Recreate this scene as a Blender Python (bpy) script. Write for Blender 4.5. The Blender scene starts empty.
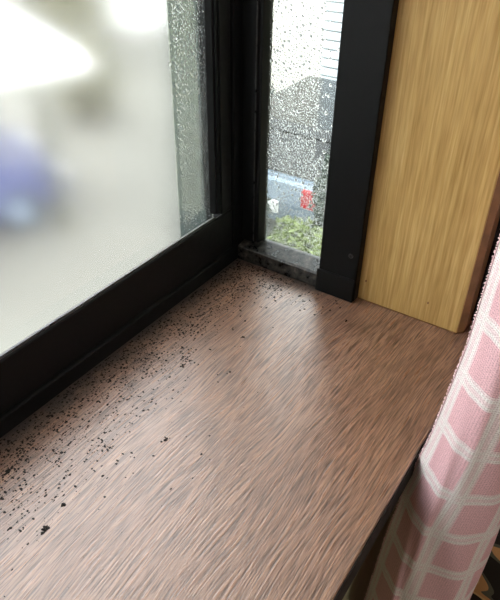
import bpy, bmesh, math, random
from mathutils import Vector, Matrix

# ------------------------------------------------------------------ camera, sky, exposure
sc = bpy.context.scene
C = sc.collection
FPX = 618.28                                     # focal length in pixels of the 500x600 frame
RT = Vector((0.5551, -0.8317, 0.0128)); UP = Vector((0.4777, 0.3313, 0.8136)); FW = Vector((0.681, 0.4455, -0.5812))
CAM = Vector((-0.6112, -0.4178, 0.45))
cd = bpy.data.cameras.new('camera'); cam = bpy.data.objects.new('camera', cd); C.objects.link(cam)
cd.sensor_fit = 'VERTICAL'; cd.sensor_height = 24.0; cd.lens = FPX / 600 * 24; cd.clip_start = 0.01
UPo = (UP - UP.dot(FW) * FW).normalized(); RTo = FW.cross(UPo).normalized()
cam.matrix_world = Matrix((( RTo.x, UPo.x, -FW.x, CAM.x), (RTo.y, UPo.y, -FW.y, CAM.y), (RTo.z, UPo.z, -FW.z, CAM.z), (0, 0, 0, 1)))
sc.camera = cam

w = bpy.data.worlds.new('overcast_sky'); sc.world = w; w.use_nodes = True
bg = w.node_tree.nodes['Background']; bg.inputs[0].default_value = (0.965, 0.985, 1.0, 1); bg.inputs[1].default_value = 5.2
sc.view_settings.view_transform = 'Standard'; sc.view_settings.look = 'None'; sc.view_settings.gamma = 1.0
sc.view_settings.use_curve_mapping = False; sc.view_settings.exposure = 0.3

# unseen lamp added to brighten the room; its fitting is built further down
FILL_LAMP = (-1.0, -1.75, 1.56)
ld = bpy.data.lights.new('fill_light', 'AREA'); ld.shape = 'DISK'; ld.size = 0.5; ld.energy = 16; ld.color = (1.0, 0.95, 0.88)
lo = bpy.data.objects.new('fill_light', ld); C.objects.link(lo); lo.location = (FILL_LAMP[0], FILL_LAMP[1], FILL_LAMP[2] - 0.07)

def at(px, py, ax, val):
    """the point where the sight line of a pixel meets a plane of the place"""
    d = RT * ((px - 250) / FPX) + UP * (-(py - 300) / FPX) + FW
    return CAM + d * ((val - CAM[ax]) / d[ax])

# ------------------------------------------------------------------ material helpers
def srgb(r, g, b):
    f = lambda c: (c / 255 / 12.92) if c / 255 <= 0.04045 else ((c / 255 + 0.055) / 1.055) ** 2.4
    return (f(r), f(g), f(b), 1)
class NT:
    def __init__(s, name):
        s.m = bpy.data.materials.new(name); s.m.use_nodes = True; s.t = s.m.node_tree
        s.b = s.t.nodes['Principled BSDF']; s.out = s.t.nodes['Material Output']
    def n(s, kind, **kw):
        x = s.t.nodes.new(kind)
        for k, v in kw.items():
            if k.startswith('i_'):
                k = k[2:]; k = int(k) if k.isdigit() else k.replace('_', ' ')
                x.inputs[k].default_value = v
            else: setattr(x, k, v)
        return x
    def l(s, a, ao, b, bi): s.t.links.new(a.outputs[ao], b.inputs[bi])
    def coords(s, scale=(1, 1, 1), rot=(0, 0, 0), out='Object'):
        tc = s.n('ShaderNodeTexCoord'); mp = s.n('ShaderNodeMapping'); mp.inputs['Scale'].default_value = scale; mp.inputs['Rotation'].default_value = rot
        s.l(tc, out, mp, 0); return mp
    def ramp(s, src, so, stops):
        r = s.n('ShaderNodeValToRGB'); e = r.color_ramp.elements
        while len(e) < len(stops): e.new(0.5)
        for q, (p, c) in zip(e, stops): q.position = p; q.color = c
        s.l(src, so, r, 0); return r
    def mix(s, a, b, fac, blend='MIX'):
        x = s.n('ShaderNodeMix', data_type='RGBA', blend_type=blend)
        for sock, v in ((6, a), (7, b), (0, fac)):
            if isinstance(v, tuple) and len(v) == 2: s.l(v[0], v[1], x, sock)
            else: x.inputs[sock].default_value = v
        return x
    def math(s, op, a, b=0.0, c=0.0):
        x = s.n('ShaderNodeMath', operation=op)
        for k, v in enumerate((a, b, c)):
            if isinstance(v, tuple): s.l(v[0], v[1], x, k)
            else: x.inputs[k].default_value = v
        return (x, 0)
    def bump(s, src, so, strength, dist):
        b = s.n('ShaderNodeBump'); b.inputs['Strength'].default_value = strength; b.inputs['Distance'].default_value = dist
        s.l(src, so, b, 'Height'); s.l(b, 0, s.b, 'Normal'); return b
def plain(name, col, rough=0.6, metal=0.0, spec=0.5, noise=0.0, nscale=20):
    m = NT(name); m.b.inputs['Base Color'].default_value = col; m.b.inputs['Roughness'].default_value = rough
    m.b.inputs['Metallic'].default_value = metal; m.b.inputs['Specular IOR Level'].default_value = spec
    if noise:
        mp = m.coords(); nz = m.n('ShaderNodeTexNoise', i_Scale=nscale, i_Detail=5.0); m.l(mp, 0, nz, 'Vector')
        dark = tuple(c * (1 - noise) for c in col[:3]) + (1,); lite = tuple(min(1, c * (1 + noise)) for c in col[:3]) + (1,)
        r = m.ramp(nz, 0, [(0.3, dark), (0.7, lite)]); m.l(r, 0, m.b, 'Base Color')
    return m.m

def mat_sill():
    m = NT('sill_wood_laminate')
    mp = m.coords((1, 1, 1)); sep = m.n('ShaderNodeSeparateXYZ'); m.l(mp, 0, sep, 0)
    # grain runs along the board; a slight bow and a slow wander keep it from being ruled
    x0 = m.math('ADD', (sep, 'X'), 0.35); sg = m.math('ADD', (sep, 'Y'), m.math('MULTIPLY', m.math('MULTIPLY', x0, x0), 0.10))
    wn = m.n('ShaderNodeTexNoise', i_Scale=1.0, i_Detail=1.0); mw = m.coords((5, 16, 1)); m.l(mw, 0, wn, 'Vector')
    ring = m.math('ADD', sg, m.math('MULTIPLY', (wn, 0), 0.022))
    def streak(fx, fr, det, ro, seed):
        cv = m.n('ShaderNodeCombineXYZ'); m.l(m.math('MULTIPLY', (sep, 'X'), fx)[0], 0, cv, 0); m.l(m.math('MULTIPLY', ring, fr)[0], 0, cv, 1); cv.inputs[2].default_value = seed
        t = m.n('ShaderNodeTexNoise', i_Scale=1.0, i_Detail=det, i_Roughness=ro); m.l(cv, 0, t, 'Vector'); return t
    fine = streak(26, 540, 2.0, 0.5, 0.0); mid = streak(9, 150, 2.0, 0.5, 4.0); broad = streak(3, 45, 2.0, 0.5, 9.0)
    c1 = m.ramp(broad, 0, [(0.25, srgb(123, 93, 75)), (0.5, srgb(136, 105, 86)), (0.78, srgb(147, 116, 96))])
    c2 = m.ramp(fine, 0, [(0.32, (0.52, 0.49, 0.47, 1)), (0.47, (0.92, 0.91, 0.9, 1)), (0.64, (1.4, 1.37, 1.33, 1))])
    c3 = m.ramp(mid, 0, [(0.34, (0.9, 0.88, 0.86, 1)), (0.52, (1, 1, 1, 1)), (0.7, (1.06, 1.05, 1.04, 1))])
    hair = streak(45, 900, 1.0, 0.5, 15.0); c4 = m.ramp(hair, 0, [(0.36, (0.55, 0.52, 0.5, 1)), (0.46, (1, 1, 1, 1)), (0.7, (1.15, 1.14, 1.12, 1))])
    mx = m.mix((c1, 0), (c2, 0), 1.0, 'MULTIPLY'); mx = m.mix((mx, 2), (c4, 0), 1.0, 'MULTIPLY'); mx = m.mix((mx, 2), (c3, 0), 1.0, 'MULTIPLY')
    # mould film: patchy grey-black stain that follows both window frames
    gn = m.n('ShaderNodeTexNoise', i_Scale=34.0, i_Detail=6.0, i_Roughness=0.72); m.l(mp, 0, gn, 'Vector')
    gb = m.n('ShaderNodeTexNoise', i_Scale=260.0, i_Detail=3.0, i_Roughness=0.7); m.l(mp, 0, gb, 'Vector')
    gy = m.math('MULTIPLY', (sep, 'Y'), -1.0); gx = m.math('MULTIPLY', (sep, 'X'), -1.0)
    fy = m.n('ShaderNodeMapRange', i_1=0.003, i_2=0.030, i_3=0.50, i_4=0.14); m.l(gy[0], 0, fy, 0)
    fy2 = m.n('ShaderNodeMapRange', i_1=0.03, i_2=0.15, i_3=0.0, i_4=0.40); m.l(gy[0], 0, fy2, 0); fyy = m.math('SUBTRACT', (fy, 0), (fy2, 0))
    side = m.n('ShaderNodeMapRange', i_1=0.012, i_2=0.07, i_3=0.36, i_4=-0.3); m.l(gx[0], 0, side, 0)
    inb = m.n('ShaderNodeMapRange', i_1=-0.20, i_2=-0.13, i_3=0.0, i_4=1.0); m.l(sep, 'Y', inb, 0); side = m.math('SUBTRACT', m.math('MULTIPLY', m.math('ADD', (side, 0), 0.3), (inb, 0)), 0.3)
    g = m.math('MAXIMUM', fyy, side); g = m.math('ADD', g, m.math('ADD', m.math('MULTIPLY', (gn, 0), 0.75), m.math('MULTIPLY', (gb, 0), 0.30)))
    gr = m.ramp(g[0], 0, [(0.60, (0, 0, 0, 1)), (0.95, (1, 1, 1, 1))])
    fac = m.math('MULTIPLY', (gr, 0), 0.92)
    col = m.mix((mx, 2), srgb(36, 31, 28), fac); m.l(col, 2, m.b, 'Base Color')
    rr = m.n('ShaderNodeMapRange', i_1=0.3, i_2=0.7, i_3=0.36, i_4=0.26); m.l(fine, 0, rr, 0)
    ro = m.math('ADD', (rr, 0), m.math('MULTIPLY', fac, 0.2)); m.l(ro[0], 0, m.b, 'Roughness')
    m.b.inputs['IOR'].default_value = 1.76
    m.b.inputs['Coat Weight'].default_value = 0.35; m.b.inputs['Coat Roughness'].default_value = 0.3
    m.bump(fine, 0, 0.40, 0.0012)
    return m.m

def mat_oak(name, a, b, c, strong=1.0):
    m = NT(name); mp = m.coords((1, 230, 7)); n1 = m.n('ShaderNodeTexNoise', i_Scale=1.0, i_Detail=3.0, i_Roughness=0.6); m.l(mp, 0, n1, 'Vector')
    mp2 = m.coords((1, 45, 1.4)); n2 = m.n('ShaderNodeTexNoise', i_Scale=1.0, i_Detail=2.0); m.l(mp2, 0, n2, 'Vector')
    mp3 = m.coords((1, 500, 30)); n3 = m.n('ShaderNodeTexNoise', i_Scale=1.0, i_Detail=1.0); m.l(mp3, 0, n3, 'Vector')
    c1 = m.ramp(n1, 0, [(0.3, a), (0.5, b), (0.72, c)]); c2 = m.ramp(n2, 0, [(0.3, (0.92, 0.9, 0.86, 1)), (0.7, (1.05, 1.05, 1.05, 1))])
    c3 = m.ramp(n3, 0, [(0.35, (0.86, 0.84, 0.8, 1)), (0.6, (1.04, 1.04, 1.04, 1))])
    x = m.mix((c1, 0), (c2, 0), 1.0, 'MULTIPLY'); x = m.mix((x, 2), (c3, 0), 0.8, 'MULTIPLY'); m.l(x, 2, m.b, 'Base Color')
    m.b.inputs['Roughness'].default_value = 0.5; m.b.inputs['Specular IOR Level'].default_value = 0.3
    m.bump(n1, 0, 0.3 * strong, 0.001); return m.m

def mat_frame(name='black_bronze_aluminium', grime=0.0):
    m = NT(name); mp = m.coords(); nz = m.n('ShaderNodeTexNoise', i_Scale=90.0, i_Detail=6.0, i_Roughness=0.7); m.l(mp, 0, nz, 'Vector')
    lo_ = (0.004, 0.0045, 0.0048, 1)
    if grime:
        r = m.ramp(nz, 0, [(0.45, lo_), (0.62, (0.04 * grime, 0.036 * grime, 0.03 * grime, 1)), (0.78, (0.16 * grime, 0.14 * grime, 0.115 * grime, 1))])
        m.l(r, 0, m.b, 'Base Color'); m.bump(nz, 0, 0.5, 0.0015)
    else: m.b.inputs['Base Color'].default_value = lo_
    rr = m.n('ShaderNodeMapRange', i_1=0.3, i_2=0.7, i_3=0.42 if not grime else 0.18, i_4=0.55 if not grime else 0.5); m.l(nz, 0, rr, 0); m.l(rr, 0, m.b, 'Roughness')
    m.b.inputs['Specular IOR Level'].default_value = 0.16 if not grime else 0.5
    return m.m

def mat_clear(fog=0.1):
    """thin clear pane: passes light straight, mirrors at grazing angles, with a breath of fog"""
    m = NT('clear_wet_glass'); tr = m.n('ShaderNodeBsdfTransparent'); tr.inputs[0].default_value = (0.93, 0.96, 0.95, 1)
    gl = m.n('ShaderNodeBsdfGlossy'); gl.inputs['Roughness'].default_value = 0.02
    fr = m.n('ShaderNodeFresnel', i_IOR=1.45); f2 = m.math('MULTIPLY', (fr, 0), 0.45)
    s1 = m.n('ShaderNodeMixShader'); m.l(f2[0], 0, s1, 0); m.l(tr, 0, s1, 1); m.l(gl, 0, s1, 2)
    tl = m.n('ShaderNodeBsdfTranslucent'); tl.inputs[0].default_value = (0.9, 0.95, 0.95, 1)
    mp = m.coords((1, 1, 0.5)); nz = m.n('ShaderNodeTexNoise', i_Scale=26.0, i_Detail=4.0); m.l(mp, 0, nz, 'Vector')
    k = m.n('ShaderNodeMapRange', i_1=0.35, i_2=0.7, i_3=0.0, i_4=fog); m.l(nz, 0, k, 0)
    s2 = m.n('ShaderNodeMixShader'); m.l(k, 0, s2, 0); m.l(s1, 0, s2, 1); m.l(tl, 0, s2, 2); m.l(s2, 0, m.out, 0)
    return m.m
def mat_frost():
    m = NT('frosted_glass'); m.b.inputs['Base Color'].default_value = (0.99, 1.0, 0.995, 1)
    m.b.inputs['Transmission Weight'].default_value = 1.0; m.b.inputs['Roughness'].default_value = 0.15; m.b.inputs['IOR'].default_value = 1.4
    return m.m
def mat_water():
    m = NT('water_drop'); m.b.inputs['Base Color'].default_value = (1, 1, 1, 1); m.b.inputs['Transmission Weight'].default_value = 1.0
    m.b.inputs['Roughness'].default_value = 0.0; m.b.inputs['IOR'].default_value = 1.33; return m.m

def mat_curtain():
    m = NT('pink_plaid_weave'); tc = m.n('ShaderNodeTexCoord'); sep = m.n('ShaderNodeSeparateXYZ'); m.l(tc, 'UV', sep, 0)
    U, V = (sep, 0), (sep, 1)                    # metres along and up the cloth
    def band(co, period, off, lo, hi):           # 1 inside [lo, hi] of the repeat
        p = m.math('FRACT', m.math('DIVIDE', m.math('ADD', co, off), period))
        return m.math('MULTIPLY', m.math('GREATER_THAN', p, lo), m.math('LESS_THAN', p, hi))
    def mx(*a):
        r = a[0]
        for q in a[1:]: r = m.math('MAXIMUM', r, q)
        return r
    PU, PV = 0.050, 0.058
    wv = mx(band(U, PU, 0.0, 0.03, 0.10), band(U, PU, 0.0, 0.19, 0.26))
    wh = mx(band(V, PV, 0.01, 0.02, 0.08), band(V, PV, 0.01, 0.16, 0.22))
    white = mx(wv, wh)
    deepU = band(U, PU, 0.0, 0.30, 1.0); deepV = band(V, PV, 0.01, 0.27, 1.0)
    both = m.math('MULTIPLY', deepU, deepV); one = mx(deepU, deepV)
    amt = m.math('ADD', m.math('ADD', m.math('MULTIPLY', both, 0.34), 0.08), m.math('MULTIPLY', one, 0.08))
    base = m.mix(srgb(250, 243, 241), srgb(228, 132, 152), amt)
    b2 = m.mix((base, 2), srgb(248, 244, 240), m.math('MULTIPLY', white, 0.9))
    # threads
    TH = 0.0023
    def thread(co): 
        p = m.math('FRACT', m.math('DIVIDE', co, TH)); q = m.math('ABSOLUTE', m.math('SUBTRACT', p, 0.5)); return m.math('MULTIPLY', q, 2.0)
    hole = m.math('MULTIPLY', thread(U), thread(V)); hr = m.n('ShaderNodeMapRange', i_1=0.30, i_2=0.65, i_3=0.0, i_4=1.0); m.l(hole[0], 0, hr, 0)
    nz = m.n('ShaderNodeTexNoise', i_Scale=700.0, i_Detail=2.0); m.l(tc, 'UV', nz, 'Vector')
    sp = m.ramp(nz, 0, [(0.35, (0.8, 0.78, 0.78, 1)), (0.6, (1.05, 1.05, 1.05, 1))])
    b3 = m.mix((b2, 2), (sp, 0), 1.0, 'MULTIPLY')
    b4 = m.mix((b3, 2), srgb(150, 96, 102), m.math('MULTIPLY', (hr, 0), 0.5))
    m.l(b4, 2, m.b, 'Base Color'); m.b.inputs['Roughness'].default_value = 0.9; m.b.inputs['Specular IOR Level'].default_value = 0.1
    tl = m.n('ShaderNodeBsdfTranslucent'); m.l(b3, 2, tl, 0)
    s = m.n('ShaderNodeMixShader'); s.inputs[0].default_value = 0.2; m.l(m.b, 0, s, 1); m.l(tl, 0, s, 2); m.l(s, 0, m.out, 0)
    m.bump(hr, 0, 0.4, -0.0008); return m.m

def mat_camo():
    m = NT('camouflage_cloth'); mp = m.coords((1, 1, 2.2)); nz = m.n('ShaderNodeTexNoise', i_Scale=8.0, i_Detail=1.0, i_Distortion=0.4); m.l(mp, 0, nz, 'Vector')
    r = m.ramp(nz, 0, [(0.0, srgb(40, 32, 28)), (0.40, srgb(98, 96, 82)), (0.45, srgb(214, 160, 108)), (0.53, srgb(230, 190, 136)), (0.60, srgb(44, 32, 28))])
    r.color_ramp.interpolation = 'CONSTANT'; m.l(r, 0, m.b, 'Base Color'); m.b.inputs['Roughness'].default_value = 0.85; return m.m

M = dict(sill=mat_sill(), oak=mat_oak('pale_oak_panel', srgb(168, 135, 76), srgb(188, 156, 96), srgb(204, 175, 116)),
         oak_edge=plain('orange_brown_edge', srgb(128, 92, 54), 0.5, noise=0.2, nscale=60), frame=mat_frame(), grime=mat_frame('grimy_wet_aluminium', 1.8),
         dust=mat_frame('dusty_bead', 0.8), clear=mat_clear(0.03), strip=mat_clear(0.0), frost=mat_frost(), water=mat_water(), curtain=mat_curtain(),
         fringe=plain('pale_pink_fringe', srgb(236, 206, 208), 0.95), camo=mat_camo(), mould=plain('black_mould', srgb(24, 20, 16), 0.9, noise=0.4, nscale=400),
         screw=plain('dark_screw_steel', (0.06, 0.06, 0.06, 1), 0.35, 0.8), wall=plain('cream_wallpaper', srgb(222, 214, 194), 0.9, noise=0.05, nscale=60),
         olive=plain('olive_plaster', srgb(150, 148, 118), 0.9, noise=0.08, nscale=40), ceil=plain('white_ceiling', srgb(235, 232, 224), 0.9),
         floor=plain('tan_floor', srgb(120, 92, 64), 0.6, noise=0.12, nscale=8), brown_and_shade=plain('dark_brown_and_shade', srgb(22, 17, 15), 0.7),  # dark brown serves brown parts and the strip painted as curtain shade
         ext=plain('exterior_render', srgb(190, 186, 176), 0.9, noise=0.06, nscale=6), ground=plain('pale_concrete_ground', srgb(112, 112, 105), 0.95, noise=0.08, nscale=0.6),
         white=plain('white_paint', srgb(243, 244, 244), 0.6), grey_green=plain('grey_green_render', srgb(46, 54, 52), 0.9, noise=0.12, nscale=3),
         siding=plain('pale_blue_grey_siding', srgb(172, 180, 186), 0.6), bluecar=plain('blue_car_paint', srgb(84, 92, 132), 0.3), silver=plain('silver_blue_car_paint', srgb(132, 148, 164), 0.3),
         dark=plain('dark_glass', srgb(16, 20, 22), 0.15), tyre=plain('tyre_rubber', srgb(24, 24, 24), 0.85), red=plain('red_lamp_lens', srgb(190, 14, 30), 0.3),
         leaf=plain('yellow_green_leaf', srgb(98, 112, 54), 0.6, noise=0.45, nscale=9), leafd=plain('dark_green_leaf', srgb(34, 48, 36), 0.6, noise=0.4, nscale=5),
         leafo=plain('olive_leaf', srgb(108, 108, 80), 0.7, noise=0.3, nscale=4), bark=plain('bark', srgb(70, 56, 44), 0.9), tarp=plain('olive_shade_net', srgb(84, 86, 70), 0.9, noise=0.1, nscale=4), lamp_white=plain('lamp_white', srgb(240, 236, 226), 0.5))

# ------------------------------------------------------------------ mesh helpers
def tag(o, label=None, cat=None, group=None, kind=None):
    for k, v in (('label', label), ('category', cat), ('group', group), ('kind', kind)):
        if v: o[k] = v
    return o
def empty(name, loc=(0, 0, 0), rz=0.0):
    o = bpy.data.objects.new(name, None); C.objects.link(o); o.location = loc; o.rotation_euler = (0, 0, rz); o.empty_display_size = 0.05; return o
def link(name, me, m, parent=None, smooth=False):
    o = bpy.data.objects.new(name, me); C.objects.link(o)
    if m and not me.materials: me.materials.append(m)
    if smooth: me.polygons.foreach_set('use_smooth', [True] * len(me.polygons))
    if parent: o.parent = parent
    return o
def from_bm(name, bm, m, parent=None, smooth=False):
    bmesh.ops.recalc_face_normals(bm, faces=bm.faces)
    me = bpy.data.meshes.new(name); bm.to_mesh(me); bm.free(); return link(name, me, m, parent, smooth)
def box_bm(lo_, hi, bev=0.0, seg=2, bm=None):
    bm2 = bmesh.new(); bmesh.ops.create_cube(bm2, size=1.0)
    for v in bm2.verts: v.co = Vector([(lo_[k] + hi[k]) / 2 + v.co[k] * (hi[k] - lo_[k]) for k in range(3)])
    if bev: bmesh.ops.bevel(bm2, geom=bm2.edges[:], offset=bev, segments=seg, affect='EDGES', profile=0.5)
    return bm2
def box(name, lo_, hi, m, parent=None, bev=0.0, seg=2):
    return from_bm(name, box_bm(lo_, hi, bev, seg), m, parent)
def prism(name, prof, axis, a, b, m, parent=None, bev=0.0, smooth=False):
    """profile (two coordinates, the other axes in order) run along an axis from a to b"""
    bm = bmesh.new(); oth = [k for k in range(3) if k != axis]; rings = []
    for t in (a, b):
        r = []
        for p in prof:
            co = [0, 0, 0]; co[axis] = t; co[oth[0]] = p[0]; co[oth[1]] = p[1]; r.append(bm.verts.new(co))
        rings.append(r)
    n = len(prof); bm.faces.new(rings[0]); bm.faces.new(rings[1])
    for k in range(n): bm.faces.new((rings[0][k], rings[0][(k + 1) % n], rings[1][(k + 1) % n], rings[1][k]))
    bmesh.ops.recalc_face_normals(bm, faces=bm.faces)
    if bev: bmesh.ops.bevel(bm, geom=bm.edges[:], offset=bev, segments=2, affect='EDGES', profile=0.5)
    return from_bm(name, bm, m, parent, smooth)
def cyl(name, c, r, h, axis, m, parent=None, seg=24, bev=0.0):
    bm = bmesh.new(); bmesh.ops.create_cone(bm, cap_ends=True, segments=seg, radius1=r, radius2=r, depth=h)
    if bev: bmesh.ops.bevel(bm, geom=[e for e in bm.edges if len(e.link_faces) == 2 and any(len(f.verts) > 4 for f in e.link_faces)], offset=bev, segments=2, affect='EDGES')
    rot = {0: Matrix.Rotation(math.pi / 2, 4, 'Y'), 1: Matrix.Rotation(math.pi / 2, 4, 'X'), 2: Matrix.Identity(4)}[axis]
    bmesh.ops.transform(bm, matrix=Matrix.Translation(c) @ rot, verts=bm.verts); return from_bm(name, bm, m, parent)

# ------------------------------------------------------------------ the room and the bay (sill top is z = 0)
FZ, CZ = -0.80, 1.60            # floor and ceiling
BX = -1.70                      # far end of the bay
BT = 1.12                       # underside of the bay's top board
SD = -0.3375                    # front edge of the sill
WY = -0.300                     # room face of the window wall
tag(box('floor', (-2.8, -3.4, FZ - 0.1), (1.5, WY + 0.12, FZ), M['floor']), 'tan wooden floor of the room below the sill', 'floor', kind='structure')
tag(box('ceiling', (-2.8, -3.4, CZ), (1.5, WY + 0.12, CZ + 0.1), M['ceil']), 'white ceiling of the room', 'ceiling', kind='structure')
tag(box('wall_left', (-2.9, -3.4, FZ), (-2.8, WY, CZ), M['wall']), 'cream papered wall on the left of the room', 'wall', kind='structure')
tag(box('wall_right', (1.5, -3.4, FZ), (1.6, WY, CZ), M['wall']), 'cream papered wall on the right of the room', 'wall', kind='structure')
tag(box('wall_back', (-2.8, -3.5, FZ), (1.5, -3.4, CZ), M['wall']), 'cream papered wall behind the camera', 'wall', kind='structure')
wf = tag(empty('wall_front', (0, 0, 0)), 'olive plastered wall below and around the bay window', 'wall', kind='structure')
box('wall_below_sill', (BX - 0.04, WY, FZ), (0.06, WY + 0.1, -0.032), M['olive'], wf)
box('wall_beside_bay', (0.06, WY, FZ), (1.5, WY + 0.1, CZ), M['olive'], wf)
box('wall_beside_bay', (-2.8, WY, FZ), (BX - 0.04, WY + 0.1, CZ), M['olive'], wf)
box('wall_above_bay', (BX - 0.04, WY, BT + 0.03), (0.06, WY + 0.1, CZ), M['olive'], wf)
tag(box('curtain_shade_strip', (0.031, -0.3230, -0.0005), (0.12, WY, BT), M['brown_and_shade'], None, 0.002), 'dark strip in place of curtain shade behind the pale oak panel', 'trim', kind='structure')  # dark strip put where only the curtain's shade falls on the wall
# outside shell of the bay
tag(box('wall_bay_base', (BX - 0.04, WY + 0.1, -0.30), (0.06, 0.05, -0.032), M['ext']), 'rendered outside apron under the bay window', 'wall', kind='structure')
tag(box('wall_bay_top', (BX - 0.1, WY + 0.1, BT + 0.03), (0.1, 0.12, BT + 0.12), M['ext']), 'rendered roof slab of the bay window', 'wall', kind='structure')
tag(box('trim_4', (BX - 0.03, WY + 0.001, BT), (0.05, 0.04, BT + 0.029), M['oak'], None), 'pale oak board lining the top of the bay', 'trim', kind='structure')

# sill
sl = tag(empty('window_sill'), 'brown wood-grain window sill with mould along the black frames', 'sill', kind='structure')
bm = box_bm((BX, SD, -0.030), (0.055, 0.045, 0.0), 0.0012, 2); from_bm('sill_board', bm, M['sill'], sl)
box('front_edge_band', (BX + 0.002, SD - 0.0012, -0.0292), (0.0545, SD - 0.0002, -0.0016), M['brown_and_shade'], sl)

# pale oak jamb panel on the side of the bay, with chamfered room-side end
pn = tag(empty('trim_1', (0, -0.25, 0)), 'pale oak side panel standing on the sill beside black post', 'panel', kind='structure')
pn.location = (0, 0, 0)
px0 = -0.0030
prism('oak_board', [(px0, -0.1822), (px0, -0.3085), (px0 + 0.0010, -0.3095), (0.030, -0.3095), (0.030, -0.1822)], 2, 0.0006, BT - 0.001, M['oak'], pn)
prism('end_strip', [(px0 + 0.0012, -0.30965), (px0 + 0.0075, -0.3160), (0.030, -0.3160), (0.030, -0.30965)], 2, 0.0006, BT - 0.001, M['oak_edge'], pn)
box('bottom_edge_line', (px0 - 0.0006, -0.3083, 0.0004), (px0 - 0.0001, -0.1828, 0.0018), M['oak_edge'], pn)
for py_, pz_ in ((366, 281), (428, 303)):
    p = at(py_, pz_, 0, px0)
    bm = bmesh.new(); bmesh.ops.create_icosphere(bm, subdivisions=2, radius=1.0)
    bmesh.ops.transform(bm, matrix=Matrix.Translation((px0, p.y, p.z)) @ Matrix.Diagonal((0.0006, 0.0011, 0.0019, 1)), verts=bm.verts)
    tag(from_bm('nail_mark', bm, M['oak_edge'], pn, True))
box('backing_wall', (0.0302, -0.2995, 0.0), (0.06, -0.130, BT), M['ext'], pn)

# ------------------------------------------------------------------ window_1: the wide front window (glass plane y = 0.015)
GY = 0.0150
w1 = tag(empty('window_1'), 'wide front window in black frame with blurry frosted glass', 'window', kind='structure')
XE = BX
# outer frame
prism('outer_frame_lip', [(-0.0040, 0.0), (-0.0040, 0.0190), (-0.0010, 0.0205), (0.044, 0.0205), (0.044, 0.0)], 0, XE, -0.0005, M['frame'], w1, 0.0006)
prism('outer_frame_jamb', [(-0.0180, -0.0030), (-0.0005, -0.0030), (-0.0005, 0.044), (-0.0180, 0.044)], 2, 0.0207, BT, M['frame'], w1, 0.0008)
prism('outer_frame_jamb', [(XE + 0.0005, -0.0030), (XE + 0.018, -0.0030), (XE + 0.018, 0.044), (XE + 0.0005, 0.044)], 2, 0.0207, BT, M['frame'], w1, 0.0008)
box('outer_frame_head', (XE + 0.0185, -0.003, BT - 0.03), (-0.0185, 0.044, BT - 0.0005), M['frame'], w1, 0.0008)
MX = -0.86                      # meeting line of the two sashes
def sash(xa, xb, film_to, dy=0.0):
    # xa left, xb right outer edges of the sash
    prism('bottom_rail', [(dy, 0.0209), (dy, 0.0760), (dy + 0.0020, 0.0775), (dy + 0.0120, 0.0705), (dy + 0.0120, 0.0560), (dy + 0.030, 0.0560), (dy + 0.030, 0.0209)], 0, xa, xb, M['frame'], w1, 0.0005)
    prism('bottom_bead', [(dy + 0.0022, 0.0777), (dy + 0.0122, 0.0708), (dy + 0.0142, 0.0708), (dy + 0.0142, 0.0722), (dy + 0.0036, 0.0792)], 0, xa + 0.032, xb - 0.032, M['dust'], w1)
    box('top_rail', (xa, dy, BT - 0.075), (xb, dy + 0.030, BT - 0.0305), M['frame'], w1, 0.0008)
    for s, x in ((1, xa), (-1, xb)):
        X = lambda d: x + s * d
        prism('stile', [(X(0.0), dy + 0.001), (X(0.0205), dy + 0.001), (X(0.0205), dy + 0.030), (X(0.0), dy + 0.030)], 2, 0.0780, BT - 0.0755, M['frame'], w1, 0.0007)
        prism('glazing_bead', [(X(0.0207), dy + 0.003), (X(0.0240), dy + 0.003), (X(0.0240), dy + 0.0062), (X(0.0270), dy + 0.0062), (X(0.0290), dy + 0.0142), (X(0.0207), dy + 0.0142)], 2, 0.0795, BT - 0.0755, M['frame'], w1, 0.0003)
    g0, g1 = xa + 0.021, xb - 0.021
    yg = dy + GY
    fx = film_to if film_to is not None else g1
    box('frosted_pane', (g0, yg, 0.058), (fx - 0.00003, yg + 0.0006, BT - 0.074), M['frost'], w1)
    if film_to is not None: box('clear_pane', (fx, yg, 0.058), (g1, yg + 0.0018, BT - 0.074), M['strip'], w1)
FILM = at(174, 120, 1, GY).x
sash(MX, -0.0187, FILM)
sash(XE + 0.0187, MX - 0.0005, None)

# ------------------------------------------------------------------ window_2: the narrow side window (glass plane x = 0.015)
w2 = tag(empty('window_2'), 'narrow side window of clear glass covered in water droplets', 'window', kind='structure')
GX = 0.0150
PL, PR = -0.1305, -0.1820       # post edges
def prism_xz(name, prof, a, b, m, parent, bev=0.0): return prism(name, prof, 1, a, b, m, parent, bev)
prism_xz('bottom_rail', [(-0.0120, 0.0004), (-0.0120, 0.0195), (-0.0095, 0.0215), (0.0140, 0.0258), (0.0195, 0.0258), (0.0195, 0.0004)], PL + 0.0006, -0.0046, M['grime'], w2, 0.0004)
prism('jamb', [(0.0002, -0.0048), (0.0002, -0.0228), (0.0030, -0.0240), (0.0030, -0.0275), (0.0140, -0.0300), (0.0195, -0.0300), (0.0195, 0.044), (0.0002, 0.044)], 2, 0.0262, BT - 0.002, M['frame'], w2, 0.0004)
prism('jamb_bead', [(-0.0012, -0.0212), (-0.0012, -0.0226), (0.0000, -0.0226), (0.0000, -0.0212)], 2, 0.0262, BT - 0.002, M['dust'], w2)
box('corner_block', (0.0002, -0.0044, 0.0005), (0.0195, 0.044, 0.0260), M['frame'], w2)
box('head_rail', (-0.010, PL + 0.0006, BT - 0.04), (0.045, -0.0305, BT - 0.001), M['frame'], w2, 0.0006)
box('clear_pane', (GX, PL + 0.0010, 0.0246), (GX + 0.0025, -0.0290, BT - 0.042), M['clear'], w2)
box('mullion_post', (-0.0150, PR, 0.0005), (0.045, PL, BT - 0.0015), M['frame'], w2, 0.0012)
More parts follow.
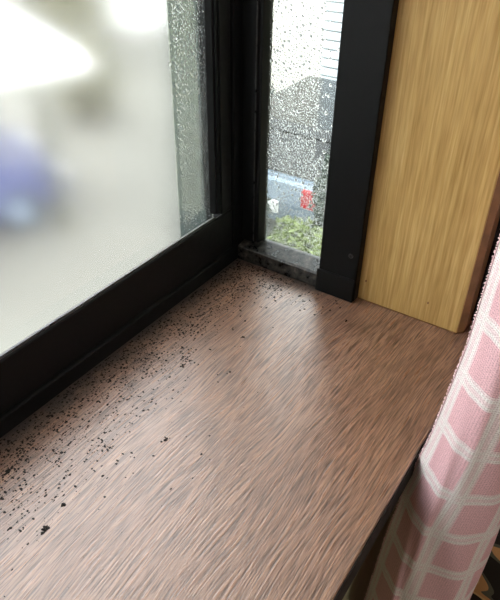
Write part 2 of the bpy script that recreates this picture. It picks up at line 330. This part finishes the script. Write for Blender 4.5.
cap = box('post_foot_cap', (-0.0182, PR + 0.0006, 0.0006), (-0.0152, PL + 0.0016, 0.0330), M['frame'], w2, 0.0012)
s = at(351, 256, 0, -0.015)
sw = cyl('screw', (-0.0156, s.y, s.z), 0.0032, 0.0012, 0, M['screw'], w2, 24, 0.0004)
for a in (0, 1):
    box('screw_slot', (-0.01640, s.y - (0.0021 if a else 0.0004), s.z - (0.0004 if a else 0.0021)), (-0.01625, s.y + (0.0021 if a else 0.0004), s.z + (0.0004 if a else 0.0021)), M['tyre'], sw)
# far end of the bay, out of the picture: panel and matching pane
w3 = tag(empty('window_3'), 'matching narrow side window at the far end of the bay', 'window', kind='structure')
box('clear_pane', (BX - 0.019, -0.1295, 0.026), (BX - 0.015, -0.0303, BT - 0.042), M['clear'], w3)
box('bottom_rail', (BX - 0.04, -0.130, 0.0005), (BX + 0.012, -0.0046, 0.0258), M['frame'], w3, 0.001)
box('jamb', (BX - 0.04, -0.0300, 0.0262), (BX, -0.0048, BT - 0.002), M['frame'], w3, 0.001)
box('mullion_post', (BX - 0.04, PR, 0.0005), (BX + 0.015, -0.1305, BT - 0.0015), M['frame'], w3, 0.001)
box('head_rail', (BX - 0.04, -0.1295, BT - 0.04), (BX + 0.010, -0.0305, BT - 0.001), M['frame'], w3, 0.001)
tag(box('trim_2', (BX - 0.035, -0.3160, 0.0005), (BX + 0.003, -0.1825, BT - 0.001), M['oak'], None, 0.001), 'pale oak panel at the far end of the bay', 'panel', kind='structure')

# ------------------------------------------------------------------ condensation on the panes
def drops(name, spots, normal_axis, base, sign, label, m):
    """flat-based water caps on a pane; spots = (a, b, r, h)"""
    vs, fs = [], []
    SEG, RINGS = 9, 3
    oth = [k for k in range(3) if k != normal_axis]
    for (a, b, r, h, el) in spots:
        o = len(vs); ph = random.uniform(0, 6.28); jit = [random.uniform(0.86, 1.14) for _ in range(SEG)]
        def P(u, v, d):
            co = [0, 0, 0]; co[oth[0]] = a + u; co[oth[1]] = b + v * el; co[normal_axis] = base + sign * d; return co
        for k in range(RINGS):
            t = k / RINGS; rr = r * math.cos(t * math.pi / 2) ** 0.8; d = h * math.sin(t * math.pi / 2) + 0.00003
            for q in range(SEG):
                an = ph + q / SEG * 2 * math.pi; j = 1 + (jit[q] - 1) * (1 - t); vs.append(P(rr * j * math.cos(an), rr * j * math.sin(an), d))
        vs.append(P(0, 0, h + 0.00003)); top = o + SEG * RINGS
        fs.append(tuple(range(o, o + SEG)))
        for k in range(RINGS - 1):
            for q in range(SEG):
                i0, i1 = o + k * SEG + q, o + k * SEG + (q + 1) % SEG; fs.append((i0, i1, i1 + SEG, i0 + SEG))
        for q in range(SEG): fs.append((o + (RINGS - 1) * SEG + q, o + (RINGS - 1) * SEG + (q + 1) % SEG, top))
    me = bpy.data.meshes.new(name); me.from_pydata(vs, [], fs); bm = bmesh.new(); bm.from_mesh(me); bmesh.ops.recalc_face_normals(bm, faces=bm.faces)
    for f in bm.faces: f.smooth = len(f.verts) < 9
    bm.to_mesh(me); bm.free()
    return tag(link(name, me, m), label, 'water droplets', kind='stuff')
def scatter(n, a0, a1, b0, b1, rad, dens, gap, rnd):
    """random spots that do not touch; rad(a, b) radius, dens(a, b) chance"""
    cell = 0.004; grid = {}; out = []
    for _ in range(n):
        a, b = rnd.uniform(a0, a1), rnd.uniform(b0, b1)
        if rnd.random() > dens(a, b): continue
        r = rad(a, b)
        ca, cb = int(a / cell), int(b / cell); ok = True
        for i in (-1, 0, 1):
            for j in (-1, 0, 1):
                for (x, y, q) in grid.get((ca + i, cb + j), ()):
                    if (x - a) ** 2 + (y - b) ** 2 < (q + r + gap) ** 2: ok = False
        if ok: grid.setdefault((ca, cb), []).append((a, b, r)); out.append((a, b, r))
    return out
rnd = random.Random(5); random.seed(5)
def dens_side(y, z):
    d = 1.0
    if y < -0.097 - 0.03 * max(0, (0.16 - z)) and z > 0.16: d = 0.03           # wiped clear along the post
    if -0.1 < y < -0.078 and z > 0.15: d *= 0.85
    if z < 0.09: d *= 0.35
    return d
def rad_side(y, z):
    u = rnd.random(); return 0.0007 + 0.0017 * u * u * u * (0.6 if z < 0.1 else 1.0)
sp = scatter(30000, -0.1280, -0.0315, 0.0285, 0.46, rad_side, dens_side, 0.00028, rnd)
drops('side_pane_droplets', [(a, b, r, r * rnd.uniform(0.55, 0.85), rnd.uniform(0.95, 1.25)) for a, b, r in sp], 0, GX, -1, 'beads of condensation covering the narrow side pane', M['water'])
def dens_strip(x, z):
    return 0.9 if 0.09 < z < 0.22 else 0.22
def rad_strip(x, z):
    u = rnd.random(); return (0.0007 + 0.0009 * u * u) * (0.8 if 0.1 < z < 0.22 else 1.15)
sp = scatter(24000, FILM + 0.006, -0.0425, 0.0745, 0.46, rad_strip, dens_strip, 0.00035, rnd)
sp += [(FILM + rnd.uniform(-0.0002, 0.002), rnd.uniform(0.08, 0.45), rnd.uniform(0.0005, 0.0013)) for _ in range(45)]
GS = GY
e = at(169.5, 63.5, 1, GY); sp.append((e.x, e.z, 0.0024))
drops('front_pane_droplets', [(a, b, r, r * rnd.uniform(0.55, 0.85), rnd.uniform(0.95, 1.3)) for a, b, r in sp], 1, GS, -1, 'fine condensation beads on the clear strip of the front pane', M['water'])

# ------------------------------------------------------------------ mould on the sill
def blob(vs, fs, x, y, z, r, h, rn, seg=7):
    o = len(vs); ph = rn.uniform(0, 6.28); st = rn.uniform(0.7, 1.5)
    for k, (t, d) in enumerate(((1.0, 0.0), (0.72, 0.7))):
        for q in range(seg):
            an = ph + q / seg * 6.2832; j = rn.uniform(0.65, 1.25); vs.append((x + r * t * j * st * math.cos(an), y + r * t * j / st * math.sin(an), z + h * d * rn.uniform(0.7, 1.2)))
    vs.append((x, y, z + h)); fs.append(tuple(range(o + seg - 1, o - 1, -1)))
    for q in range(seg):
        i0, i1 = o + q, o + (q + 1) % seg; fs.append((i0, i1, i1 + seg, i0 + seg)); fs.append((i0 + seg, i1 + seg, o + 2 * seg))
vs, fs = [], []; rn = random.Random(11)
centres = [(rn.uniform(-0.5, -0.03), -abs(rn.gauss(0.035, 0.035)), rn.uniform(0.006, 0.03)) for _ in range(150)]
n = 0
while n < 11000:
    if rn.random() < 0.55:
        cx, cy, cs = rn.choice(centres); x, y = rn.gauss(cx, cs), rn.gauss(cy, cs * 0.6)
    else: x, y = rn.uniform(-0.6, -0.02), -rn.expovariate(1 / 0.045)
    if rn.random() < 0.12: x, y = -0.014 - rn.expovariate(1 / 0.022), rn.uniform(-0.17, 0)
    if y > -0.0055 or x > -0.013 or y < -0.19 or x < -0.7: continue
    if y < -0.10 and rn.random() < 0.6: continue
    if -0.2 < x and y < -0.06 and x < -0.07 and rn.random() < 0.7: continue
    if x > -0.022 and y < -0.125: continue
    r = 0.00026 + 0.0012 * rn.random() ** 5.0
    blob(vs, fs, x, y, 0.00002, r, r * 0.35, rn); n += 1
me = bpy.data.meshes.new('mould_specks'); me.from_pydata(vs, [], fs)
tag(link('mould_specks', me, M['mould']), 'scattered black mould specks on the brown sill', 'mould', kind='stuff')
clumps = [((45, 530), 0.0026, 'black mould clump nearest the bottom left corner of the photo'), ((165, 440), 0.0022, 'lone black mould clump midway across the sill'),
          ((63, 505), 0.0024, 'black mould clump just above the bottom left one'), ((8, 471), 0.0030, 'wide black mould clump at the left edge by the frame'),
          ((243, 337), 0.0016, 'small black mould clump below the front corner'), ((230, 372), 0.0013, 'tiny round mould clump on clean wood in mid sill'),
          ((346, 321), 0.0013, 'small brown-black crumb in front of the oak panel'), ((288, 270), 0.0020, 'dark mould clump beside the side window rail'),
          ((183, 365), 0.0020, 'dark mould clump on the grey stained middle stretch'), ((300, 296), 0.0018, 'dark mould clump before the foot of the post')]
for (p, r, lab) in clumps:
    q = at(p[0], p[1], 2, 0.0); v2, f2 = [], []
    for k in range(9):
        rr = r * rn.uniform(0.3, 0.62) if k else r * 0.75
        blob(v2, f2, rn.gauss(0, r * 0.62) if k else 0, rn.gauss(0, r * 0.5) if k else 0, 0.00003, rr, rr * 0.7, rn)
    me = bpy.data.meshes.new('mould_clump'); me.from_pydata(v2, [], f2); o = link('mould_clump', me, M['mould']); o.location = (q.x, q.y, 0)
    tag(o, lab, 'mould', 'mould clumps on the sill')

# ------------------------------------------------------------------ curtain bunched in front of the sill's right end
def lerp_tab(tab, z):
    if z >= tab[0][0]: return tab[0][1]
    for (z1, v1), (z2, v2) in zip(tab, tab[1:]):
        if z >= z2: t = (z - z2) / (z1 - z2); return v2 + (v1 - v2) * t
    return tab[-1][1]
HEM = [(0.9, -0.360), (0.235, -0.3567), (0.139, -0.3548), (0.04, -0.3468), (0.0, -0.3418), (-0.056, -0.3343), (-0.146, -0.3276), (-0.275, -0.3212), (-0.6, -0.318)]
def plan(z):
    h = lerp_tab(HEM, z)
    return [(-0.200, h), (-0.216, h - 0.013), (-0.229, h - 0.028), (-0.229, h - 0.043), (-0.214, -0.410), (-0.178, -0.4255), (-0.120, -0.417), (-0.060, -0.380),
            (-0.020, -0.356), (0.030, -0.356), (0.070, -0.390), (0.110, -0.416), (0.160, -0.404), (0.200, -0.362), (0.250, -0.356), (0.300, -0.398), (0.360, -0.412)]
def spline(pts, n):
    out = []; N = len(pts) - 1
    for i in range(n + 1):
        t = i / n * N; k = min(int(t), N - 1); u = t - k
        p = [pts[max(0, min(N, k + d))] for d in (-1, 0, 1, 2)]
        out.append(tuple(0.5 * (2 * p[1][c] + (p[2][c] - p[0][c]) * u + (2 * p[0][c] - 5 * p[1][c] + 4 * p[2][c] - p[3][c]) * u * u + (3 * p[1][c] - p[0][c] - 3 * p[2][c] + p[3][c]) * u ** 3) for c in (0, 1)))
    return out
NU, NZ = 150, 90; Z1, Z0 = 1.034, -0.50
bm = bmesh.new(); uvl = bm.loops.layers.uv.new('UVMap'); rows = []; uvs = {}
for j in range(NZ + 1):
    z = Z0 + (Z1 - Z0) * j / NZ; pts = spline(plan(z), NU); row = []; L = 0.0
    for i, p in enumerate(pts):
        if i: L += math.hypot(p[0] - pts[i - 1][0], p[1] - pts[i - 1][1])
        wob = 0.0012 * math.sin(z * 40 + i * 0.6) * min(1, i / 8)
        v = bm.verts.new((p[0] + wob, p[1] + wob * 0.5, z)); uvs[v] = (L, z - 0.14 * L * math.exp(-L / 0.06)); row.append(v)
    rows.append(row)
for j in range(NZ):
    for i in range(NU):
        f = bm.faces.new((rows[j][i], rows[j][i + 1], rows[j + 1][i + 1], rows[j + 1][i])); f.smooth = True
        for lp in f.loops: lp[uvl].uv = uvs[lp.vert]
me = bpy.data.meshes.new('cloth'); bm.to_mesh(me); bm.free()
cur = tag(empty('curtain', (-0.1, -0.38, Z0)), 'pink and white plaid curtain bunched in front of the sill', 'curtain')
cl = link('cloth', me, M['curtain'], cur); cl.matrix_parent_inverse = Matrix.Translation((0.1, 0.38, -Z0))
so = cl.modifiers.new('thickness', 'SOLIDIFY'); so.thickness = 0.0009; so.offset = -1
vs, fs = [], []; rn = random.Random(3)
for k in range(1000):
    z = Z0 + (Z1 - Z0) * (k + rn.random() * 0.6) / 1000; h = lerp_tab(HEM, z); L = rn.uniform(0.0005, 0.0016); o = len(vs); r = rn.uniform(0.0007, 0.0012); dx = rn.uniform(-0.001, 0.001); dz = rn.uniform(-0.001, 0.001)
    for t in (0, 1):
        for a in range(4): vs.append((-0.2002 + dx * t + r * (1 - 0.4 * t) * math.cos(a * 1.57), h + 0.0002 + L * t, z + dz * t + r * (1 - 0.4 * t) * math.sin(a * 1.57)))
    for a in range(4): fs.append((o + a, o + (a + 1) % 4, o + 4 + (a + 1) % 4, o + 4 + a))
    fs.append((o + 4, o + 5, o + 6, o + 7)); fs.append((o + 3, o + 2, o + 1, o))
me = bpy.data.meshes.new('fringe'); me.from_pydata(vs, [], fs)
fr = link('fringe', me, M['fringe'], cur); fr.matrix_parent_inverse = Matrix.Translation((0.1, 0.38, -Z0)); fr['kind'] = 'stuff'
rod = tag(empty('curtain_rod', (-0.8, -0.385, 1.07)), 'wooden curtain rod above the bay opening', 'curtain rod')
cyl('rod', (0, 0, 0), 0.012, 2.5, 0, M['brown_and_shade'], rod)
for x in (-1.2, 1.2): box('bracket', (x - 0.01, -0.005, -0.02), (x + 0.01, 0.085, 0.0), M['brown_and_shade'], rod)
for k in range(9): 
    bm = bmesh.new()
    vsr = []
    for a in range(20):
        an = a / 20 * 2 * math.pi
        for b in range(6):
            bn = b / 6 * 2 * math.pi; r = 0.022 + 0.002 * math.cos(bn); vsr.append(bm.verts.new((0.002 * math.sin(bn), r * math.cos(an), -0.012 + r * math.sin(an))))
    for a in range(20):
        for b in range(6): bm.faces.new((vsr[a * 6 + b], vsr[((a + 1) % 20) * 6 + b], vsr[((a + 1) % 20) * 6 + (b + 1) % 6], vsr[a * 6 + (b + 1) % 6]))
    o = from_bm('curtain_ring', bm, M['brown_and_shade'], rod, True); o.location = (0.61 + k * 0.065, 0, 0)

# camouflage bag on the floor right of the curtain
bm = bmesh.new(); bmesh.ops.create_cube(bm, size=1.0); bmesh.ops.subdivide_edges(bm, edges=bm.edges[:], cuts=12, use_grid_fill=True)
for v in bm.verts:
    p = v.co.copy(); q = p.normalized() * 0.62; v.co = p * 0.55 + q * 0.45
    v.co.x += 0.02 * math.sin(9 * p.z + 5 * p.y); v.co.y += 0.02 * math.sin(11 * p.x + 7 * p.z); v.co.z += 0.025 * math.sin(10 * p.x + 3) * math.cos(8 * p.y) * (0.5 + p.z)
zmin = min(v.co.z for v in bm.verts)
for v in bm.verts: v.co = Vector((v.co.x * 0.50, v.co.y * 0.36, max(0.0, (v.co.z - zmin - 0.04)) * 0.27))
bag = tag(empty('camouflage_bag', (0.42, -0.53, FZ)), 'brown and tan camouflage bag on the floor behind the curtain', 'bag')
from_bm('bag_body', bm, M['camo'], bag, True)
bm = bmesh.new(); vsr = []
for a in range(25):
    an = a / 24 * math.pi
    for b in range(8): bn = b / 8 * 2 * math.pi; r = 0.09 + 0.010 * math.cos(bn); vsr.append(bm.verts.new((-r * math.cos(an), 0.012 * math.sin(bn), 0.205 + r * math.sin(an) * 0.5)))
for a in range(24):
    for b in range(8): bm.faces.new((vsr[a * 8 + b], vsr[(a + 1) * 8 + b], vsr[(a + 1) * 8 + (b + 1) % 8], vsr[a * 8 + (b + 1) % 8]))
from_bm('handle', bm, M['brown_and_shade'], bag, True)

# fitting of the added fill lamp
cl_ = tag(empty('fill_lamp', FILL_LAMP), 'round white ceiling lamp added as unseen fill light', 'lamp')
cyl('lamp_base', (0, 0, 0.02), 0.26, 0.04, 2, M['lamp_white'], cl_, 40, 0.006); cyl('lamp_rim', (0, 0, -0.018), 0.275, 0.03, 2, M['lamp_white'], cl_, 40, 0.008)

# ------------------------------------------------------------------ outside, one storey down
GZ = -3.60
tag(box('ground', (-30, 0.6, GZ - 0.2), (40, 50, GZ), M['ground']), 'pale concrete yard and street below the window', 'ground', kind='structure')

def car(loc, rz, paint, label, roofm=None):
    r = tag(empty('car', loc, rz), label, 'car')
    # length along local x, front at +x, width 1.6
    low = [(-1.95, 0.28), (-2.0, 0.55), (-1.97, 0.92), (1.0, 0.95), (1.75, 0.82), (1.98, 0.60), (1.95, 0.28)]
    def extr(name, prof, y0, y1, m, parent, bev):
        bm = bmesh.new(); a = [bm.verts.new((x, y0, z)) for x, z in prof]; b = [bm.verts.new((x, y1, z)) for x, z in prof]; n = len(prof)
        bm.faces.new(a); bm.faces.new(b[::-1])
        for k in range(n): bm.faces.new((a[k], b[k], b[(k + 1) % n], a[(k + 1) % n]))
        bmesh.ops.recalc_face_normals(bm, faces=bm.faces); bmesh.ops.bevel(bm, geom=bm.edges[:], offset=bev, segments=3, affect='EDGES'); return from_bm(name, bm, m, parent)
    extr('body', low, -0.80, 0.80, paint, r, 0.06)
    extr('cabin', [(-1.90, 0.93), (-1.62, 1.40), (0.25, 1.44), (1.02, 0.95)], -0.70, 0.70, M['dark'], r, 0.04)
    extr('roof', [(-1.70, 1.36), (-1.60, 1.46), (0.20, 1.50), (0.34, 1.40)], -0.68, 0.68, roofm or paint, r, 0.03)
    for x in (-1.25, 1.25):
        for y in (-0.72, 0.72):
            wh = cyl('wheel', (x, y, 0.31), 0.31, 0.2, 1, M['tyre'], r, 24, 0.03); cyl('hub', (x, y + (0.1 if y > 0 else -0.1), 0.31), 0.18, 0.03, 1, M['silver'], wh, 16, 0.01)
    for y in (-0.62, 0.62):
        box('tail_lamp', (-2.02, y - 0.11, 0.62), (-1.94, y + 0.11, 0.86), M['red'], r, 0.02); box('headlamp', (1.84, y - 0.13, 0.60), (1.97, y + 0.13, 0.76), M['white'], r, 0.02)
    box('number_plate', (-2.03, -0.2, 0.46), (-1.99, 0.2, 0.62), M['white'], r, 0.005)
    return r

# things behind the frosted front pane
q = at(20, 185, 2, GZ + 0.7)
car((q.x - 0.9, q.y + 1.3, GZ), math.radians(-20), M['bluecar'], 'blue car parked under the carport, blurred by the frosted glass')
cp = tag(empty('carport', (q.x - 1.5, q.y + 1.8, GZ)), 'white roofed carport over the blue car, blurred behind frosted glass', 'carport')
cp.rotation_euler.z = math.radians(-20)
box('roof', (-2.9, -1.6, 2.02), (3.0, 1.9, 2.14), M['white'], cp, 0.02); box('fascia', (-2.92, -1.66, 1.92), (3.02, -1.605, 2.12), M['tarp'], cp, 0.01)
for x in (-2.6, 2.45):
    for y in (-1.3, 1.6): box('post', (x - 0.06, y - 0.06, 0), (x + 0.06, y + 0.06, 2.02), M['tarp'], cp, 0.01)
box('rear_screen', (-2.6, 1.66, 0.05), (2.45, 1.70, 2.0), M['tarp'], cp)
def shrub(name, loc, rx, ry, rz_, n, leaf, m, label, seed, group=None):
    r = tag(empty(name, loc), label, 'shrub', group); rn = random.Random(seed); vs, fs = [], []
    for k in range(n):
        u = Vector((rn.gauss(0, 1), rn.gauss(0, 1), rn.gauss(0, 1))).normalized() * (rn.random() ** 0.4)
        lump = 1 + 0.22 * math.sin(5 * u.x + 3 * u.z + seed) * math.cos(4 * u.y + seed)
        c = Vector((u.x * rx * lump, u.y * ry * lump, rz_ + 0.03 + u.z * rz_ * min(1.0, lump)))
        d = Vector((rn.gauss(0, 1), rn.gauss(0, 1), rn.gauss(0, 0.7))).normalized(); e_ = d.cross(Vector((rn.gauss(0, 1), rn.gauss(0, 1), rn.gauss(0, 1)))).normalized()
        s_ = leaf * rn.uniform(0.6, 1.3); o = len(vs); nn = d.cross(e_)
        vs += [tuple(c - d * s_), tuple(c + e_ * s_ * 0.45 + nn * s_ * 0.15), tuple(c + d * s_), tuple(c - e_ * s_ * 0.45 + nn * s_ * 0.15)]; fs += [(o, o + 1, o + 2), (o, o + 2, o + 3)]
    me = bpy.data.meshes.new('foliage'); me.from_pydata(vs, [], fs); link('foliage', me, m, r)['kind'] = 'stuff'
    for k in range(5):
        a = k * 1.26; st = Vector((math.cos(a) * rx * 0.5, math.sin(a) * ry * 0.5, rz_ * 1.1)); bm = bmesh.new(); bmesh.ops.create_cone(bm, cap_ends=True, segments=6, radius1=0.022, radius2=0.008, depth=st.length)
        bmesh.ops.transform(bm, matrix=Matrix.Translation(st / 2) @ st.to_track_quat('Z', 'Y').to_matrix().to_4x4(), verts=bm.verts); from_bm('stem', bm, M['bark'], r)
    return r
b = at(92, 128, 2, GZ); shrub('garden_shrub', (b.x + 0.3, b.y + 0.3, GZ), 0.62, 0.62, 0.72, 2600, 0.06, M['leafo'], 'olive grey shrub right of the carport, blurred by frosted glass', 6)
b = at(50, -20, 1, 12.0); shrub('garden_tree', (b.x, 12.0, GZ), 1.7, 1.6, 1.5, 4200, 0.10, M['leafo'], 'broad olive green tree behind the carport roof, blurred', 7)
def house(name, loc, rz, w_, d_, h_, wall, label, wins, roofm):
    r = tag(empty(name, loc, rz), label, 'building'); box('walls', (-w_ / 2, 0, 0), (w_ / 2, d_, h_), wall, r)
    prism('roof', [(-0.5, h_), (d_ / 2, h_ + 1.5), (d_ + 0.5, h_)], 0, -w_ / 2 - 0.4, w_ / 2 + 0.4, roofm, r)
    for (x, z, ww, hh) in wins:
        f = box('window', (x - ww / 2, -0.06, z), (x + ww / 2, 0.02, z + hh), M['white'], r, 0.01); box('pane', (x - ww / 2 + 0.07, -0.075, z + 0.07), (x + ww / 2 - 0.07, -0.062, z + hh - 0.07), M['dark'], f)
    return r
h1 = at(130, 30, 1, 13.0)
house('white_house', (h1.x + 0.2, 13.0, GZ), math.radians(-12), 5.4, 5, 5.6, M['white'], 'white house across the yard, blurred by the frosted glass', [(-1.2, 3.6, 1.2, 1.1), (1.3, 3.6, 1.2, 1.1)], M['tarp'])
# tall grey-green pillar of the next building, seen through the clear strip
e0 = at(173, 120, 1, 1.9)
gb = tag(empty('concrete_pillar', (e0.x, e0.y, GZ), math.radians(-50)), 'tall grey-green concrete pillar seen through the wet strip', 'pillar')
box('shaft', (0, 0, 0.25), (0.42, 0.5, 6.4), M['grey_green'], gb, 0.01); box('footing', (-0.05, -0.05, 0), (0.47, 0.55, 0.25), M['ext'], gb, 0.01); box('capital', (-0.04, -0.04, 6.4), (0.46, 0.54, 6.6), M['grey_green'], gb, 0.01)

# things seen through the narrow side pane
r0 = at(309, 201, 2, GZ + 0.74)
car((r0.x + 2.0, r0.y + 0.62, GZ), 0.0, M['silver'], 'pale silver-blue car with red tail lamp seen through the side pane', M['dark'])
HX = 10.5
y0, y1 = at(347, 40, 0, HX).y, at(262, 40, 0, HX).y
sh = tag(empty('siding_house', (HX, (y0 + y1) / 2, GZ)), 'white house with pale grey-blue siding seen through the side pane', 'building')
hw = (y1 - y0) / 2 + 0.3
box('walls', (0.05, -hw, 0), (4.0, hw, 5.0), M['ext'], sh)
ysp = at(322, 50, 0, HX).y - (y0 + y1) / 2
bme = box_bm((-0.03, -hw, 0.0), (0.045, ysp, 0.145), 0.012, 1); mb = bpy.data.meshes.new('siding_board'); bmesh.ops.recalc_face_normals(bme, faces=bme.faces); bme.to_mesh(mb); bme.free()
for k in range(27):
    o = link('siding_board', mb, M['siding'], sh); o.location = (0, 0, 0.3 + k * 0.165); o.rotation_euler = (0, math.radians(5), 0)
prism('roof', [(-0.5, 5.0), (2.0, 6.2), (4.5, 5.0)], 1, -hw - 0.3, hw + 0.3, M['tarp'], sh)

b = at(299, 240, 2, GZ + 0.8); shrub('leafy_shrub', (b.x, b.y, GZ), 0.40, 0.42, 0.5, 3600, 0.045, M['leaf'], 'yellow-green leafy shrub at the foot of the side pane view', 1)
b = at(264, 200, 2, GZ + 1.0); shrub('dark_shrub', (b.x + 0.1, b.y + 0.3, GZ), 0.3, 0.28, 0.62, 1900, 0.045, M['leafd'], 'dark green shrub left of the yellow-green one', 2)
b = at(329, 165, 0, 5.12); shrub('dark_shrub', (5.14, b.y - 0.07, GZ), 0.2, 0.2, 0.80, 2600, 0.05, M['leafd'], 'tall dark green shrub right of the silver-blue car', 3)
b = at(270, 118, 2, GZ + 0.6); shrub('dark_shrub', (min(b.x, HX - 0.8), b.y + 0.5, GZ), 0.5, 0.6, 0.62, 2600, 0.06, M['leafd'], 'dark green shrub below the white house wall', 4)
